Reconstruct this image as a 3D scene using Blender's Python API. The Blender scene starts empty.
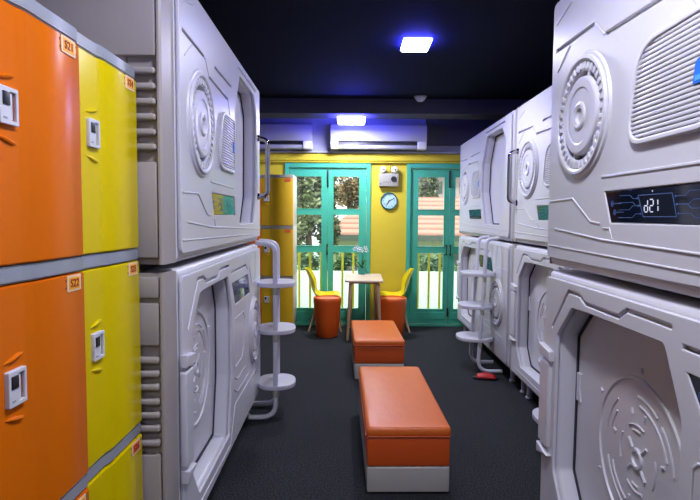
import bpy, bmesh, math, random
from mathutils import Vector, Matrix
random.seed(7)
S = bpy.context.scene
COL = S.collection
PI = math.pi
EYE = 1.52

# ------------------------------------------------------------------ materials
MATS = {}
def mat(name, col, rough=.5, metal=0., bump=None, var=None, spec=.5, coat=0., emit=None, estr=0.):
    m = bpy.data.materials.new(name); m.use_nodes = True
    nt = m.node_tree; b = nt.nodes['Principled BSDF']
    b.inputs['Base Color'].default_value = (*col, 1)
    b.inputs['Roughness'].default_value = rough
    b.inputs['Metallic'].default_value = metal
    b.inputs['Specular IOR Level'].default_value = spec
    b.inputs['Coat Weight'].default_value = coat
    if emit:
        b.inputs['Emission Color'].default_value = (*emit, 1)
        b.inputs['Emission Strength'].default_value = estr
    tc = nt.nodes.new('ShaderNodeTexCoord')
    if var:      # (scale, amount)  colour variation of the thing itself
        n = nt.nodes.new('ShaderNodeTexNoise'); n.inputs['Scale'].default_value = var[0]; n.inputs['Detail'].default_value = 6
        nt.links.new(tc.outputs['Object'], n.inputs['Vector'])
        r = nt.nodes.new('ShaderNodeValToRGB')
        a = var[1]
        r.color_ramp.elements[0].position = .3; r.color_ramp.elements[1].position = .7
        r.color_ramp.elements[0].color = (*[max(0, c*(1-a)) for c in col], 1)
        r.color_ramp.elements[1].color = (*[min(1, c*(1+a)) for c in col], 1)
        nt.links.new(n.outputs['Fac'], r.inputs['Fac']); nt.links.new(r.outputs['Color'], b.inputs['Base Color'])
    if bump:     # (scale, strength, distance)
        n = nt.nodes.new('ShaderNodeTexNoise'); n.inputs['Scale'].default_value = bump[0]; n.inputs['Detail'].default_value = 4
        nt.links.new(tc.outputs['Object'], n.inputs['Vector'])
        bp = nt.nodes.new('ShaderNodeBump'); bp.inputs['Strength'].default_value = bump[1]; bp.inputs['Distance'].default_value = bump[2]
        nt.links.new(n.outputs['Fac'], bp.inputs['Height']); nt.links.new(bp.outputs['Normal'], b.inputs['Normal'])
    MATS[name] = m
    return m

POD = mat('pod_plastic', (.62, .62, .675), .36, bump=(3, .05, .02), coat=.0)
PODSIDE = mat('pod_side_shaded', (.38, .345, .325), .42, bump=(60, .05, .002))  # pod side darkened and warmed for dim light bounced off the lockers
GAPSHADE = mat('dark_gap_shade', (.01, .012, .03), .6)  # near-black tone for the shade in the door gaps
SCREEN = mat('screen_glass', (.004, .008, .02), .06, spec=.8)
LCD = mat('lcd_white', (.3, .3, .35), .4, emit=(.75, .8, 1), estr=.65)
LCDB = mat('lcd_blue', (.01, .03, .10), .4, emit=(.07, .15, .42), estr=.32)
BLUE = mat('blue_sticker', (.005, .16, .75), .35)
BLUE2 = mat('blue_sticker_print', (.08, .38, .8), .35)
CHROME = mat('chrome', (.42, .42, .44), .08, 1.)
LADD = mat('ladder_enamel', (.60, .60, .68), .35)
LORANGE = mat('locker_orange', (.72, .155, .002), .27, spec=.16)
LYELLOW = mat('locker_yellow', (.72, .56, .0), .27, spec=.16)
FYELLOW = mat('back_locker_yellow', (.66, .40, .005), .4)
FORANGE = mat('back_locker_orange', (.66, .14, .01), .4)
LGREY = mat('locker_grey', (.30, .33, .38), .4)
LBEIGE = mat('locker_beige', (.56, .50, .38), .5)
PLATE = mat('lock_plate_grey', (.62, .64, .70), .35)
BLACK = mat('black_plastic', (.012, .013, .018), .4)
TAGW = mat('tag_cream', (.85, .62, .35), .5)
TAGY = mat('tag_orange', (.95, .42, .02), .5)
TAGR = mat('tag_red', (.9, .16, .04), .5)
TAGT = mat('tag_ink', (.30, .03, .005), .5)
WALLY = mat('wall_yellow_paint', (.62, .49, .025), .6, bump=(120, .05, .002))
WALLW = mat('wall_white_paint', (.33, .33, .37), .6)
WALLD = mat('wall_dark_paint', (.08, .085, .10), .7)
TEAL = mat('teal_paint', (.055, .42, .28), .42, var=(4, .08))
CEIL = mat('ceiling_black_paint', (.006, .008, .019), .85, spec=.08, bump=(8, .1, .01))
BEAM = mat('beam_grey_paint', (.085, .085, .10), .85, spec=.1)
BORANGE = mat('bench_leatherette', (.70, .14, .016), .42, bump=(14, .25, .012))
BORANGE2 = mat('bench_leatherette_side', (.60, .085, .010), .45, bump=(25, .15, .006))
BWHITE = mat('bench_base_vinyl', (.44, .42, .39), .5, bump=(30, .1, .004))
WOOD = mat('pale_wood', (.55, .36, .20), .45, var=(9, .12))
WOODT = mat('table_top_wood', (.68, .54, .40), .4, var=(7, .08))
CYELLOW = mat('chair_yellow_plastic', (.80, .66, .01), .35)
STOOL = mat('stool_orange_plastic', (.70, .10, .008), .4)
STOOLT = mat('stool_lid', (.75, .22, .08), .45)
ACW = mat('ac_white_shaded', (.36, .36, .42), .4)  # white casing toned grey-blue, its shade above the panel light
ACL = mat('ac_light', (.70, .70, .68), .4)
POT = mat('teal_pot', (.03, .33, .28), .3)
LEAF = mat('leaf_green', (.03, .15, .05), .45)
PETAL = mat('white_petal', (.8, .8, .82), .5)
CLKF = mat('clock_face_pale', (.45, .66, .74), .4)
CLKR = mat('clock_rim_green', (.02, .13, .12), .35)
GREYP = mat('grey_plastic', (.32, .32, .27), .45)
LENS = mat('lamp_lens', (.70, .72, .66), .15, spec=.8)
REDR = mat('red_rubber', (.55, .02, .02), .5)
BARY = mat('railing_yellow_paint', (.75, .62, .05), .45)
CONC = mat('pale_concrete', (.46, .54, .50), .8, var=(3, .06))
PAVE = mat('mint_paving', (.36, .52, .45), .8, var=(2, .08))
HWALL = mat('house_cream', (.34, .36, .20), .8)
HWHITE = mat('house_white', (.42, .34, .33), .8)
HWIN = mat('house_window', (.06, .08, .07), .2)
EAVE = mat('eave_dark', (.06, .08, .06), .7)
BARK = mat('bark', (.10, .07, .045), .8, var=(12, .3))
BENCHFOOT = mat('bench_foot', (.02, .02, .02), .5)

def leaf_mat(name, c1, c2):
    m = mat(name, c1, .55)
    nt = m.node_tree; b = nt.nodes['Principled BSDF']
    g = nt.nodes.new('ShaderNodeTexNoise'); g.inputs['Scale'].default_value = 2.2
    tc = nt.nodes.new('ShaderNodeTexCoord'); nt.links.new(tc.outputs['Object'], g.inputs['Vector'])
    r = nt.nodes.new('ShaderNodeValToRGB')
    r.color_ramp.elements[0].position = .38; r.color_ramp.elements[1].position = .62
    r.color_ramp.elements[0].color = (*c1, 1); r.color_ramp.elements[1].color = (*c2, 1)
    nt.links.new(g.outputs['Fac'], r.inputs['Fac']); nt.links.new(r.outputs['Color'], b.inputs['Base Color'])
    return m
LEAF1 = leaf_mat('tree_leaves_green', (.05, .085, .04), (.26, .30, .15))
LEAF2 = leaf_mat('tree_leaves_russet', (.09, .10, .05), (.34, .22, .10))
LEAF3 = leaf_mat('shrub_leaves', (.06, .14, .08), (.16, .26, .10))

def carpet():
    m = mat('carpet_charcoal', (.02, .022, .027), .95, spec=.2)
    nt = m.node_tree; b = nt.nodes['Principled BSDF']
    tc = nt.nodes.new('ShaderNodeTexCoord')
    n = nt.nodes.new('ShaderNodeTexNoise'); n.inputs['Scale'].default_value = 120; n.inputs['Detail'].default_value = 3
    n2 = nt.nodes.new('ShaderNodeTexNoise'); n2.inputs['Scale'].default_value = 2.2; n2.inputs['Detail'].default_value = 5
    nt.links.new(tc.outputs['Object'], n.inputs['Vector']); nt.links.new(tc.outputs['Object'], n2.inputs['Vector'])
    r = nt.nodes.new('ShaderNodeValToRGB')
    r.color_ramp.elements[0].position = .42; r.color_ramp.elements[1].position = .68
    r.color_ramp.elements[0].color = (.010, .011, .014, 1); r.color_ramp.elements[1].color = (.055, .060, .070, 1)
    nt.links.new(n.outputs['Fac'], r.inputs['Fac'])
    mx = nt.nodes.new('ShaderNodeMix'); mx.data_type = 'RGBA'; mx.blend_type = 'MULTIPLY'; mx.inputs[0].default_value = 1
    r2 = nt.nodes.new('ShaderNodeValToRGB'); r2.color_ramp.elements[0].color = (.75, .75, .75, 1); r2.color_ramp.elements[1].color = (1.1, 1.1, 1.1, 1)
    nt.links.new(n2.outputs['Fac'], r2.inputs['Fac'])
    nt.links.new(r.outputs['Color'], mx.inputs[6]); nt.links.new(r2.outputs['Color'], mx.inputs[7])
    nt.links.new(mx.outputs[2], b.inputs['Base Color'])
    bp = nt.nodes.new('ShaderNodeBump'); bp.inputs['Strength'].default_value = .6; bp.inputs['Distance'].default_value = .004
    nt.links.new(n.outputs['Fac'], bp.inputs['Height']); nt.links.new(bp.outputs['Normal'], b.inputs['Normal'])
    return m
CARPET = carpet()

def tiles_mat():
    m = mat('terracotta_tiles', (.62, .30, .22), .8)
    nt = m.node_tree; b = nt.nodes['Principled BSDF']
    tc = nt.nodes.new('ShaderNodeTexCoord'); w = nt.nodes.new('ShaderNodeTexWave')
    w.bands_direction = 'Z'; w.inputs['Scale'].default_value = 1.55; w.inputs['Distortion'].default_value = .4; w.wave_profile = 'SAW'
    nt.links.new(tc.outputs['Object'], w.inputs['Vector'])
    r = nt.nodes.new('ShaderNodeValToRGB')
    r.color_ramp.elements[0].position = .15; r.color_ramp.elements[1].position = .5
    r.color_ramp.elements[0].color = (.26, .11, .08, 1); r.color_ramp.elements[1].color = (.46, .25, .19, 1)
    nt.links.new(w.outputs['Fac'], r.inputs['Fac']); nt.links.new(r.outputs['Color'], b.inputs['Base Color'])
    return m
TILES = tiles_mat()

def glass_mat():
    m = bpy.data.materials.new('window_glass'); m.use_nodes = True; nt = m.node_tree
    nt.nodes.clear()
    o = nt.nodes.new('ShaderNodeOutputMaterial'); mx = nt.nodes.new('ShaderNodeMixShader')
    t = nt.nodes.new('ShaderNodeBsdfTransparent'); t.inputs[0].default_value = (.93, .97, .95, 1)
    g = nt.nodes.new('ShaderNodeBsdfGlossy'); g.inputs['Roughness'].default_value = .02
    mx.inputs[0].default_value = .06
    nt.links.new(t.outputs[0], mx.inputs[1]); nt.links.new(g.outputs[0], mx.inputs[2]); nt.links.new(mx.outputs[0], o.inputs[0])
    return m
GLASS = glass_mat()
DIFFUSER = mat('light_diffuser', (.9, .9, .95), .4, emit=(.86, .9, 1), estr=12)
RIM = mat('light_blue_rim', (.1, .15, .6), .4, emit=(.05, .05, 1), estr=170)
RIMCASE = mat('light_case', (.35, .38, .5), .4)

# ------------------------------------------------------------------ helpers
def link_mesh(name, me, m, parent=None, smooth=40):
    me.name = name
    if m is not None:
        me.materials.clear()
        for x in (m if isinstance(m, (list, tuple)) else [m]): me.materials.append(x)
    if smooth:
        me.shade_smooth()
        me.set_sharp_from_angle(angle=math.radians(smooth))
    o = bpy.data.objects.new(name, me); COL.objects.link(o)
    if parent is not None: o.parent = parent
    return o
def obj(name, bm, m, parent=None, smooth=40):
    me = bpy.data.meshes.new(name); bm.normal_update(); bm.to_mesh(me); bm.free()
    return link_mesh(name, me, m, parent, smooth)
def tag(o, label=None, cat=None, group=None, kind=None):
    if label: o['label'] = label
    if cat: o['category'] = cat
    if group: o['group'] = group
    if kind: o['kind'] = kind
    return o
def thing(name, label, cat, loc=(0, 0, 0), rz=0, group=None):
    o = bpy.data.objects.new(name, None); COL.objects.link(o)
    o.location = loc; o.rotation_euler = (0, 0, rz); o.empty_display_size = .1
    return tag(o, label, cat, group)
def dup(o, parent=None):
    c = o.copy(); COL.objects.link(c)
    if parent is not None:
        c.parent = parent; c.matrix_parent_inverse = o.matrix_parent_inverse.copy()
    for ch in list(o.children): dup(ch, c)
    return c
def box(bm, x0, x1, y0, y1, z0, z1, bev=0., seg=2):
    r = bmesh.ops.create_cube(bm, size=1)
    vs = r['verts']
    for v in vs:
        v.co = Vector(((x0+x1)/2+v.co.x*(x1-x0), (y0+y1)/2+v.co.y*(y1-y0), (z0+z1)/2+v.co.z*(z1-z0)))
    if bev:
        es = list({e for v in vs for e in v.link_edges})
        bmesh.ops.bevel(bm, geom=es, offset=bev, segments=seg, profile=.5, affect='EDGES')
    return vs
def tube(bm, pts, r, seg=12, caps=True, radii=None):
    pts = [Vector(p) for p in pts]; n = len(pts); rings = []
    up = None
    for i, p in enumerate(pts):
        t = (pts[min(i+1, n-1)]-pts[max(i-1, 0)]).normalized()
        if up is None:
            up = Vector((0, 0, 1)) if abs(t.z) < .9 else Vector((1, 0, 0))
        a = t.cross(up).normalized(); b = a.cross(t).normalized(); up = b
        rr = radii[i] if radii else r
        rings.append([bm.verts.new(p+(a*math.cos(k*2*PI/seg)+b*math.sin(k*2*PI/seg))*rr) for k in range(seg)])
    for i in range(n-1):
        for k in range(seg):
            bm.faces.new((rings[i][k], rings[i+1][k], rings[i+1][(k+1) % seg], rings[i][(k+1) % seg]))
    if caps:
        bm.faces.new(rings[0]); bm.faces.new(list(reversed(rings[-1])))
def arc_path(pts, r, n=6):
    """round the corners of a 3-D polyline"""
    pts = [Vector(p) for p in pts]; out = [pts[0]]
    for i in range(1, len(pts)-1):
        a, b, c = pts[i-1], pts[i], pts[i+1]
        d1 = (a-b); d2 = (c-b); rr = min(r, d1.length*.49, d2.length*.49)
        p = b+d1.normalized()*rr; q = b+d2.normalized()*rr
        for k in range(n+1):
            t = k/n; out.append(p*(1-t)**2+b*2*t*(1-t)+q*t*t)
    out.append(pts[-1]); return out
def lathe(bm, prof, seg=48, axis='Z', c=(0, 0, 0)):
    rings = []
    for r, h in prof:
        if r < 1e-6:
            p = Vector((0, 0, h)); rings.append([p])
        else:
            rings.append([Vector((r*math.cos(k*2*PI/seg), r*math.sin(k*2*PI/seg), h)) for k in range(seg)])
    def m(p):
        if axis == 'Z': q = p
        elif axis == 'Y': q = Vector((p.x, -p.z, p.y))   # profile height goes towards -Y
        return bm.verts.new(q+Vector(c))
    rv = [[m(p) for p in ring] for ring in rings]
    for a, b in zip(rv[:-1], rv[1:]):
        for k in range(seg):
            if len(a) == 1 and len(b) > 1: bm.faces.new((a[0], b[k], b[(k+1) % seg]))
            elif len(b) == 1 and len(a) > 1: bm.faces.new((a[k], b[0], a[(k+1) % seg]))
            elif len(a) > 1: bm.faces.new((a[k], b[k], b[(k+1) % seg], a[(k+1) % seg]))
def fillet(poly, r, n=4):
    out = []; N = len(poly)
    rs = r if isinstance(r, (list, tuple)) else [r]*N
    for i in range(N):
        a, b, c = Vector(poly[i-1]), Vector(poly[i]), Vector(poly[(i+1) % N])
        rr = min(rs[i], (a-b).length*.45, (c-b).length*.45)
        if rr < 1e-5: out.append(tuple(b)); continue
        p = b+(a-b).normalized()*rr; q = b+(c-b).normalized()*rr
        for k in range(n+1):
            t = k/n; v = p*(1-t)**2+b*2*t*(1-t)+q*t*t; out.append((v.x, v.y))
    return out
def strip(path, w):
    """closed outline of a polyline of width w"""
    P = [Vector(p) for p in path]; L = []; R = []
    for i, p in enumerate(P):
        d0 = (P[i]-P[i-1]).normalized() if i else (P[1]-P[0]).normalized()
        d1 = (P[i+1]-P[i]).normalized() if i < len(P)-1 else d0
        n0 = Vector((-d0.y, d0.x)); n1 = Vector((-d1.y, d1.x))
        n = (n0+n1).normalized(); k = w/2/max(.4, n.dot(n0))
        L.append(p+n*k); R.append(p-n*k)
    return [(v.x, v.y) for v in L+R[::-1]]
def circle2(cx, cy, r, n=40): return [(cx+r*math.cos(2*PI*k/n), cy+r*math.sin(2*PI*k/n)) for k in range(n)]
def plate_mesh(outer, holes=(), t=.02, bev=.004, d0=0.):
    """flat plate in the X-Z plane, front at y=d0, back at y=d0+t"""
    cu = bpy.data.curves.new('c', 'CURVE'); cu.dimensions = '2D'; cu.fill_mode = 'BOTH'
    cu.extrude = max(1e-4, t/2-bev); cu.bevel_depth = bev; cu.bevel_resolution = 2; cu.offset = -bev
    for poly in [outer]+list(holes):
        sp = cu.splines.new('POLY'); sp.points.add(len(poly)-1)
        for p, q in zip(sp.points, poly): p.co = (q[0], q[1], 0, 1)
        sp.use_cyclic_u = True
    o = bpy.data.objects.new('c', cu)
    me = bpy.data.meshes.new_from_object(o)
    for v in me.vertices: v.co = Vector((v.co.x, d0+t/2-v.co.z, v.co.y))
    bpy.data.objects.remove(o); bpy.data.curves.remove(cu)
    return me
def add_plate(bm, *a, **k):
    me = plate_mesh(*a, **k); bm.from_mesh(me); bpy.data.meshes.remove(me)
def plate(name, outer, holes, t, bev, d0, m, parent):
    return link_mesh(name, plate_mesh(outer, holes, t, bev, d0), m, parent)
def prism(bm, poly, z0, z1):
    a = [bm.verts.new((x, y, z0)) for x, y in poly]; b = [bm.verts.new((x, y, z1)) for x, y in poly]
    n = len(poly)
    bm.faces.new(a[::-1]); bm.faces.new(b)
    for i in range(n): bm.faces.new((a[i], a[(i+1) % n], b[(i+1) % n], b[i]))
def text_mesh(s, size, ex=.0006):
    cu = bpy.data.curves.new('t', 'FONT'); cu.body = s; cu.size = size; cu.extrude = ex
    cu.align_x = 'CENTER'; cu.align_y = 'CENTER'; cu.space_character = 1.05; cu.offset = size*.012
    o = bpy.data.objects.new('t', cu); me = bpy.data.meshes.new_from_object(o)
    for v in me.vertices: v.co = Vector((v.co.x, -v.co.z, v.co.y))
    bpy.data.objects.remove(o); bpy.data.curves.remove(cu); return me
def struct(name, bm, m, parent=None, smooth=0):
    o = obj(name, bm, m, parent, smooth)
    if parent is None: o['kind'] = 'structure'
    return o

# ------------------------------------------------------------------ the room
XL, XR, YB, YF, HC = -1.95, 2.62, 7.5, -2.6, 2.95
bm = bmesh.new(); box(bm, XL-.1, XR+.1, YF-.1, YB+.12, -.12, 0); struct('floor', bm, CARPET)
bm = bmesh.new(); box(bm, XL-.1, XR+.1, YF-.1, YB+.12, HC, HC+.12); struct('ceiling', bm, CEIL)
bm = bmesh.new(); box(bm, XL-.12, XL, YF-.1, YB+.12, 0, HC); struct('wall_left', bm, WALLD)
bm = bmesh.new(); box(bm, XR, XR+.12, YF-.1, YB+.12, 0, HC); struct('wall_right', bm, WALLD)
bm = bmesh.new(); box(bm, XL, XR, YF-.12, YF, 0, HC); struct('wall_front', bm, WALLD)
D1 = (-.932, .253); D2 = (.749, 1.934); DT = 2.28
bm = bmesh.new()
for x0, x1, z0, z1 in ((XL, D1[0], 0, DT), (D1[1], D2[0], 0, DT), (D2[1], XR, 0, DT), (XL, XR, DT, 2.40)):
    box(bm, x0, x1, YB, YB+.14, z0, z1)
struct('wall_back', bm, WALLY)
bm = bmesh.new(); box(bm, XL, XR, YB, YB+.14, 2.40, HC); struct('wall_back_upper', bm, WALLW)
bm = bmesh.new(); box(bm, XL, XR, YB-.07, YB, 2.285, 2.385, .012); box(bm, XL, XR, YB-.05, YB, 2.262, 2.285, .006); struct('trim_1', bm, WALLY)
bm = bmesh.new(); box(bm, XL, XR, YB-.10, YB, 2.387, 2.415, .008); box(bm, XL, XR, YB-.03, YB, 2.415, 2.50); struct('trim_2', bm, WALLW)
bm = bmesh.new(); box(bm, 1.0, XR, YB-.04, YB, 2.505, HC); struct('trim_3', bm, BEAM)
bm = bmesh.new(); box(bm, XL, XR, 6.62, 6.98, 2.77, HC, .006); struct('trim_4', bm, BEAM)
bm = bmesh.new(); box(bm, D1[1], D2[0], YB-.015, YB, 0, .09, .004); struct('baseboard_back', bm, TEAL)

# ------------------------------------------------------------------ doors
def french_door(idx, x0, x1, seam, panes_l, panes_r):
    root = bpy.data.objects.new('door_%d' % idx, None); COL.objects.link(root); root['kind'] = 'structure'
    root.location = (0, YB, 0)
    bm = bmesh.new()
    w = .055
    box(bm, x0, x0+w, -.03, .10, 0, DT, .005); box(bm, x1-w, x1, -.03, .10, 0, DT, .005)
    box(bm, x0+w, x1-w, -.03, .10, DT-.085, DT, .005)
    box(bm, x0+w, x1-w, -.01, .10, 0, .03)
    struct('door_frame', bm, TEAL, root)
    rows = ((.242, 1.026), (1.118, 1.547), (1.632, 2.076))
    for (a, b, px) in ((x0+w+.004, seam-.002, panes_l), (seam+.002, x1-w-.004, panes_r)):
        bm = bmesh.new()
        holes = [[(px[0], r0), (px[1], r0), (px[1], r1), (px[0], r1)] for r0, r1 in rows]
        add_plate(bm, [(a, .035), (b, .035), (b, DT-.09), (a, DT-.09)], holes, t=.045, bev=.006, d0=.005)
        # raised glazing beads
        for r0, r1 in rows:
            for bx in ((px[0]-.012, px[0], r0-.012, r1+.012), (px[1], px[1]+.012, r0-.012, r1+.012)):
                box(bm, bx[0], bx[1], .0, .01, bx[2], bx[3], .002)
            box(bm, px[0], px[1], .0, .01, r0-.012, r0, .002); box(bm, px[0], px[1], .0, .01, r1, r1+.012, .002)
        # lower panel moulding
        box(bm, a+.03, b-.03, -.003, .006, .10, .195, .003)
        leaf = struct('door_leaf', bm, TEAL, root)
        for r0, r1 in rows:
            bm = bmesh.new(); box(bm, px[0]-.004, px[1]+.004, .024, .029, r0-.004, r1+.004)
            obj('glass_pane', bm, GLASS, leaf, 0)
    # bolts and pulls
    bm = bmesh.new(); box(bm, seam-.012, seam+.010, -.012, .006, 1.93, 2.165, .003); box(bm, seam-.006, seam+.004, -.024, -.01, 1.95, 1.99, .003)
    obj('bolt', bm, BLACK, root)
    for dx in ((-.034, .022) if idx == 2 else (-.005,)):
        bm = bmesh.new(); tube(bm, arc_path([(seam+dx, .006, 1.13), (seam+dx, -.03, 1.13), (seam+dx, -.03, 1.01), (seam+dx, .006, 1.01)], .015), .007, 8)
        box(bm, seam+dx-.012, seam+dx+.012, 0, .007, .995, 1.02); box(bm, seam+dx-.012, seam+dx+.012, 0, .007, 1.12, 1.145)
        obj('door_pull', bm, BLACK, root)
    bm = bmesh.new(); box(bm, seam-.014, seam+.012, -.012, .006, .14, .26, .003); obj('bolt', bm, BLACK, root)
    return root
french_door(1, D1[0], D1[1], -.339, (-.770, -.428), (-.262, .092))
french_door(2, D2[0], D2[1], 1.343, (.915, 1.272), (1.425, 1.765))

# ------------------------------------------------------------------ air conditioners
def aircon(x0, x1, label):
    t = thing('air_conditioner', label, 'air conditioner', ((x0+x1)/2, YB, 2.43), 0)
    w = (x1-x0)/2
    bm = bmesh.new()
    prof = [(-.012, .34), (-.20, .34), (-.235, .31), (-.245, .12), (-.235, .10), (-.10, .085), (-.012, .085)]
    a = [bm.verts.new((-w, y, z)) for y, z in prof]; b = [bm.verts.new((w, y, z)) for y, z in prof]
    n = len(prof)
    bm.faces.new(a); bm.faces.new(b[::-1])
    for i in range(n): bm.faces.new((a[i], b[i], b[(i+1) % n], a[(i+1) % n]))
    bmesh.ops.recalc_face_normals(bm, faces=bm.faces)
    obj('casing', bm, ACW, t)
    bm = bmesh.new(); box(bm, -w+.10, w-.12, -.215, -.02, .055, .0845); obj('air_outlet', bm, BLACK, t)
    bm = bmesh.new(); box(bm, -w+.10, w-.12, -.225, -.02, .0, .052, .015, 3); obj('louvre', bm, ACW, t)
    for s0, s1 in ((-w, -w+.10), (w-.12, w)):
        bm = bmesh.new(); box(bm, s0, s1, -.24, -.012, -.005, .10, .012, 3); obj('end_cap', bm, ACL, t)
    bm = bmesh.new(); box(bm, -w+.02, -w+.07, -.248, -.243, .118, .126); obj('badge', bm, GREYP, t)
    return t
aircon(-.295, .985, 'white wall air conditioner in the middle above the yellow wall, directly below the ceiling light')
aircon(-1.83, -.545, 'white wall air conditioner at far left, partly hidden by the left stack of pods')

# ------------------------------------------------------------------ ceiling fixtures
def lamp_panel(loc, sx, sy, h, label, power):
    t = thing('ceiling_light', label, 'ceiling light', loc)
    bm = bmesh.new(); box(bm, -sx/2+.02, sx/2-.02, -sy/2+.02, sy/2-.02, -h*.35, 0); obj('housing', bm, RIMCASE, t)
    bm = bmesh.new(); add_plate(bm, [(-sx/2-.006, -sy/2-.006), (sx/2+.006, -sy/2-.006), (sx/2+.006, sy/2+.006), (-sx/2-.006, sy/2+.006)],
        [[(-sx/2+.014, -sy/2+.014), (sx/2-.014, -sy/2+.014), (sx/2-.014, sy/2-.014), (-sx/2+.014, sy/2-.014)]], t=h*.35, bev=.002, d0=0)
    for v in bm.verts: v.co = Vector((v.co.x, v.co.z, -h*.35-v.co.y))
    bmesh.ops.recalc_face_normals(bm, faces=bm.faces)
    obj('glow_rim', bm, RIM, t)
    bm = bmesh.new(); box(bm, -sx/2, sx/2, -sy/2, sy/2, -h, -h*.7, .008, 3); obj('diffuser', bm, DIFFUSER, t)
    la = bpy.data.lights.new('panel_lamp', 'AREA'); la.shape = 'RECTANGLE'; la.size = sx*.9; la.size_y = sy*.9
    la.energy = power; la.color = (.94, .94, 1.0)
    lo = bpy.data.objects.new('panel_lamp', la); COL.objects.link(lo); lo.parent = t; lo.location = (0, 0, -h-.004)
    return t
PW = 35
lamp_panel((.51, 4.50, HC), .215, .27, .045, 'square lit ceiling light with blue glow, nearest on the black ceiling', PW*.85)
lamp_panel((-.02, 6.80, 2.77), .33, .26, .085, 'lit ceiling light with blue glow under the beam above the air conditioner', PW*1.15)
lamp_panel((.25, 1.3, HC), .215, .27, .045, 'unseen square ceiling light above the front of the aisle', PW*.9)  # assumed panel, out of view, lighting the front of the aisle
lamp_panel((.0, -1.3, HC), .215, .27, .045, 'unseen square ceiling light behind the camera', PW*.6)  # assumed panel behind the camera, out of view, giving front light
t = thing('smoke_detector', 'small round white smoke detector on the black ceiling near the back', 'smoke detector', (.797, 6.50, HC))
bm = bmesh.new(); lathe(bm, [(0, -.012), (.075, -.012), (.078, 0), (0, 0)], 32); obj('mounting_plate', bm, GREYP, t)
bm = bmesh.new(); lathe(bm, [(0, -.058), (.03, -.057), (.048, -.045), (.050, -.035), (.058, -.030), (.066, -.012), (0, -.012)], 32); obj('sensor_head', bm, ACL, t)

# ------------------------------------------------------------------ capsule pods
# local frame: X = along the face (left to right), Y = into the pod, Z = up
DEP = 1.1
def pod_shell(root, c, L, z0, z1, opening, grooves, extra_holes, ridges, side_ribs, side_lines):
    bm = bmesh.new()
    # front skin + core
    i = .012
    skin = fillet([(i, z0+.035), (L-i, z0+.035), (L-i, z1-.03), (i, z1-.03)], .03)
    add_plate(bm, skin, [opening]+[strip(g, .014) for g in grooves]+extra_holes, t=.016, bev=.004, d0=0)
    core = fillet([(0, z0), (L, z0), (L, z1), (0, z1)], .03)
    add_plate(bm, core, [opening]+[h for h in extra_holes if len(h) > 20], t=.139, bev=.026, d0=.0165)
    for path, w in ridges:
        me = plate_mesh(strip(path, w*.8), (), t=.010, bev=.003, d0=-.0035); bm.from_mesh(me); bpy.data.meshes.remove(me)
    sh = obj('shell', bm, POD, root, 35)
    # box behind
    bm = bmesh.new()
    box(bm, -c+.012, L, .157, DEP, z0+.004, z1-.004, .02, 3)
    prism(bm, [(-c, .036), (-c+.008, .028), (-.004, .019), (-.004, .155), (-c+.02, .155), (-c+.02, .044), (-c, .044)], z0+.004, z1-.006)
    bmesh.ops.recalc_face_normals(bm, faces=bm.faces)
    # side panel in strips, ribs between
    ys = .050
    for a, b in side_lines: box(bm, -c-.004, -c+.03, ys, DEP-.02, a, b, .006)
    for z in side_ribs:
        box(bm, -c-.012, -c+.02, ys+.0, DEP-.06, z-.012, z+.012, .0085, 3)
    obj('side_panel', bm, PODSIDE, root, 35)
    bm = bmesh.new(); add_plate(bm, inset(opening, .0005), [inset(opening, .015)], t=.03, bev=.0005, d0=.090); obj('door_gap_shade', bm, GAPSHADE, root)  # dark ring painting the shaded gap between door and frame
    return sh
def inset(poly, d):
    P = [Vector(p) for p in poly]; out = []; N = len(P)
    ar = sum(P[i].x*P[(i+1) % N].y-P[(i+1) % N].x*P[i].y for i in range(N)); s = 1 if ar > 0 else -1
    for i in range(N):
        d0 = (P[i]-P[i-1]).normalized(); d1 = (P[(i+1) % N]-P[i]).normalized()
        n0 = Vector((-d0.y, d0.x))*s; n1 = Vector((-d1.y, d1.x))*s; n = (n0+n1).normalized()
        q = P[i]+n*d/max(.4, n.dot(n0)); out.append((q.x, q.y))
    return out
def wheel_part(root, cu, cv, R, name='wheel_ornament'):
    k = R/.242
    prof = [(.0, .004), (.024, .005), (.030, .014), (.044, .018), (.052, .015), (.056, .010), (.104, .010), (.110, .014), (.140, .014), (.147, .010), (.150, .0), (.150, -.08),
            (.168, -.08), (.168, .004), (.171, .008), (.203, .008), (.206, .015), (.212, .019), (.222, .019), (.226, .010), (.236, .008), (.243, -.002)]
    bm = bmesh.new(); lathe(bm, [(r*k, h) for r, h in prof], 72, 'Y', (cu, 0, cv))
    bmesh.ops.recalc_face_normals(bm, faces=bm.faces)
    for j in range(36):
        a = j*2*PI/36
        vs = box(bm, -.0085*k, .0085*k, -.014, -.006, .174*k, .201*k, .0025, 1)
        bm.verts.ensure_lookup_table()
        M = Matrix.Translation((cu, 0, cv)) @ Matrix.Rotation(a, 4, 'Y')
        for v in bm.verts[-24:]: v.co = M @ v.co
    for a0 in (0.35, PI+.35, PI*.5+.7, PI*1.5+.7):   # short bridges across the gap
        vs = box(bm, -.008*k, .008*k, -.004, .012, .148*k, .168*k)
        M = Matrix.Translation((cu, 0, cv)) @ Matrix.Rotation(a0, 4, 'Y')
        for v in vs: v.co = M @ v.co
    return obj(name, bm, POD, root, 13)
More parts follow.
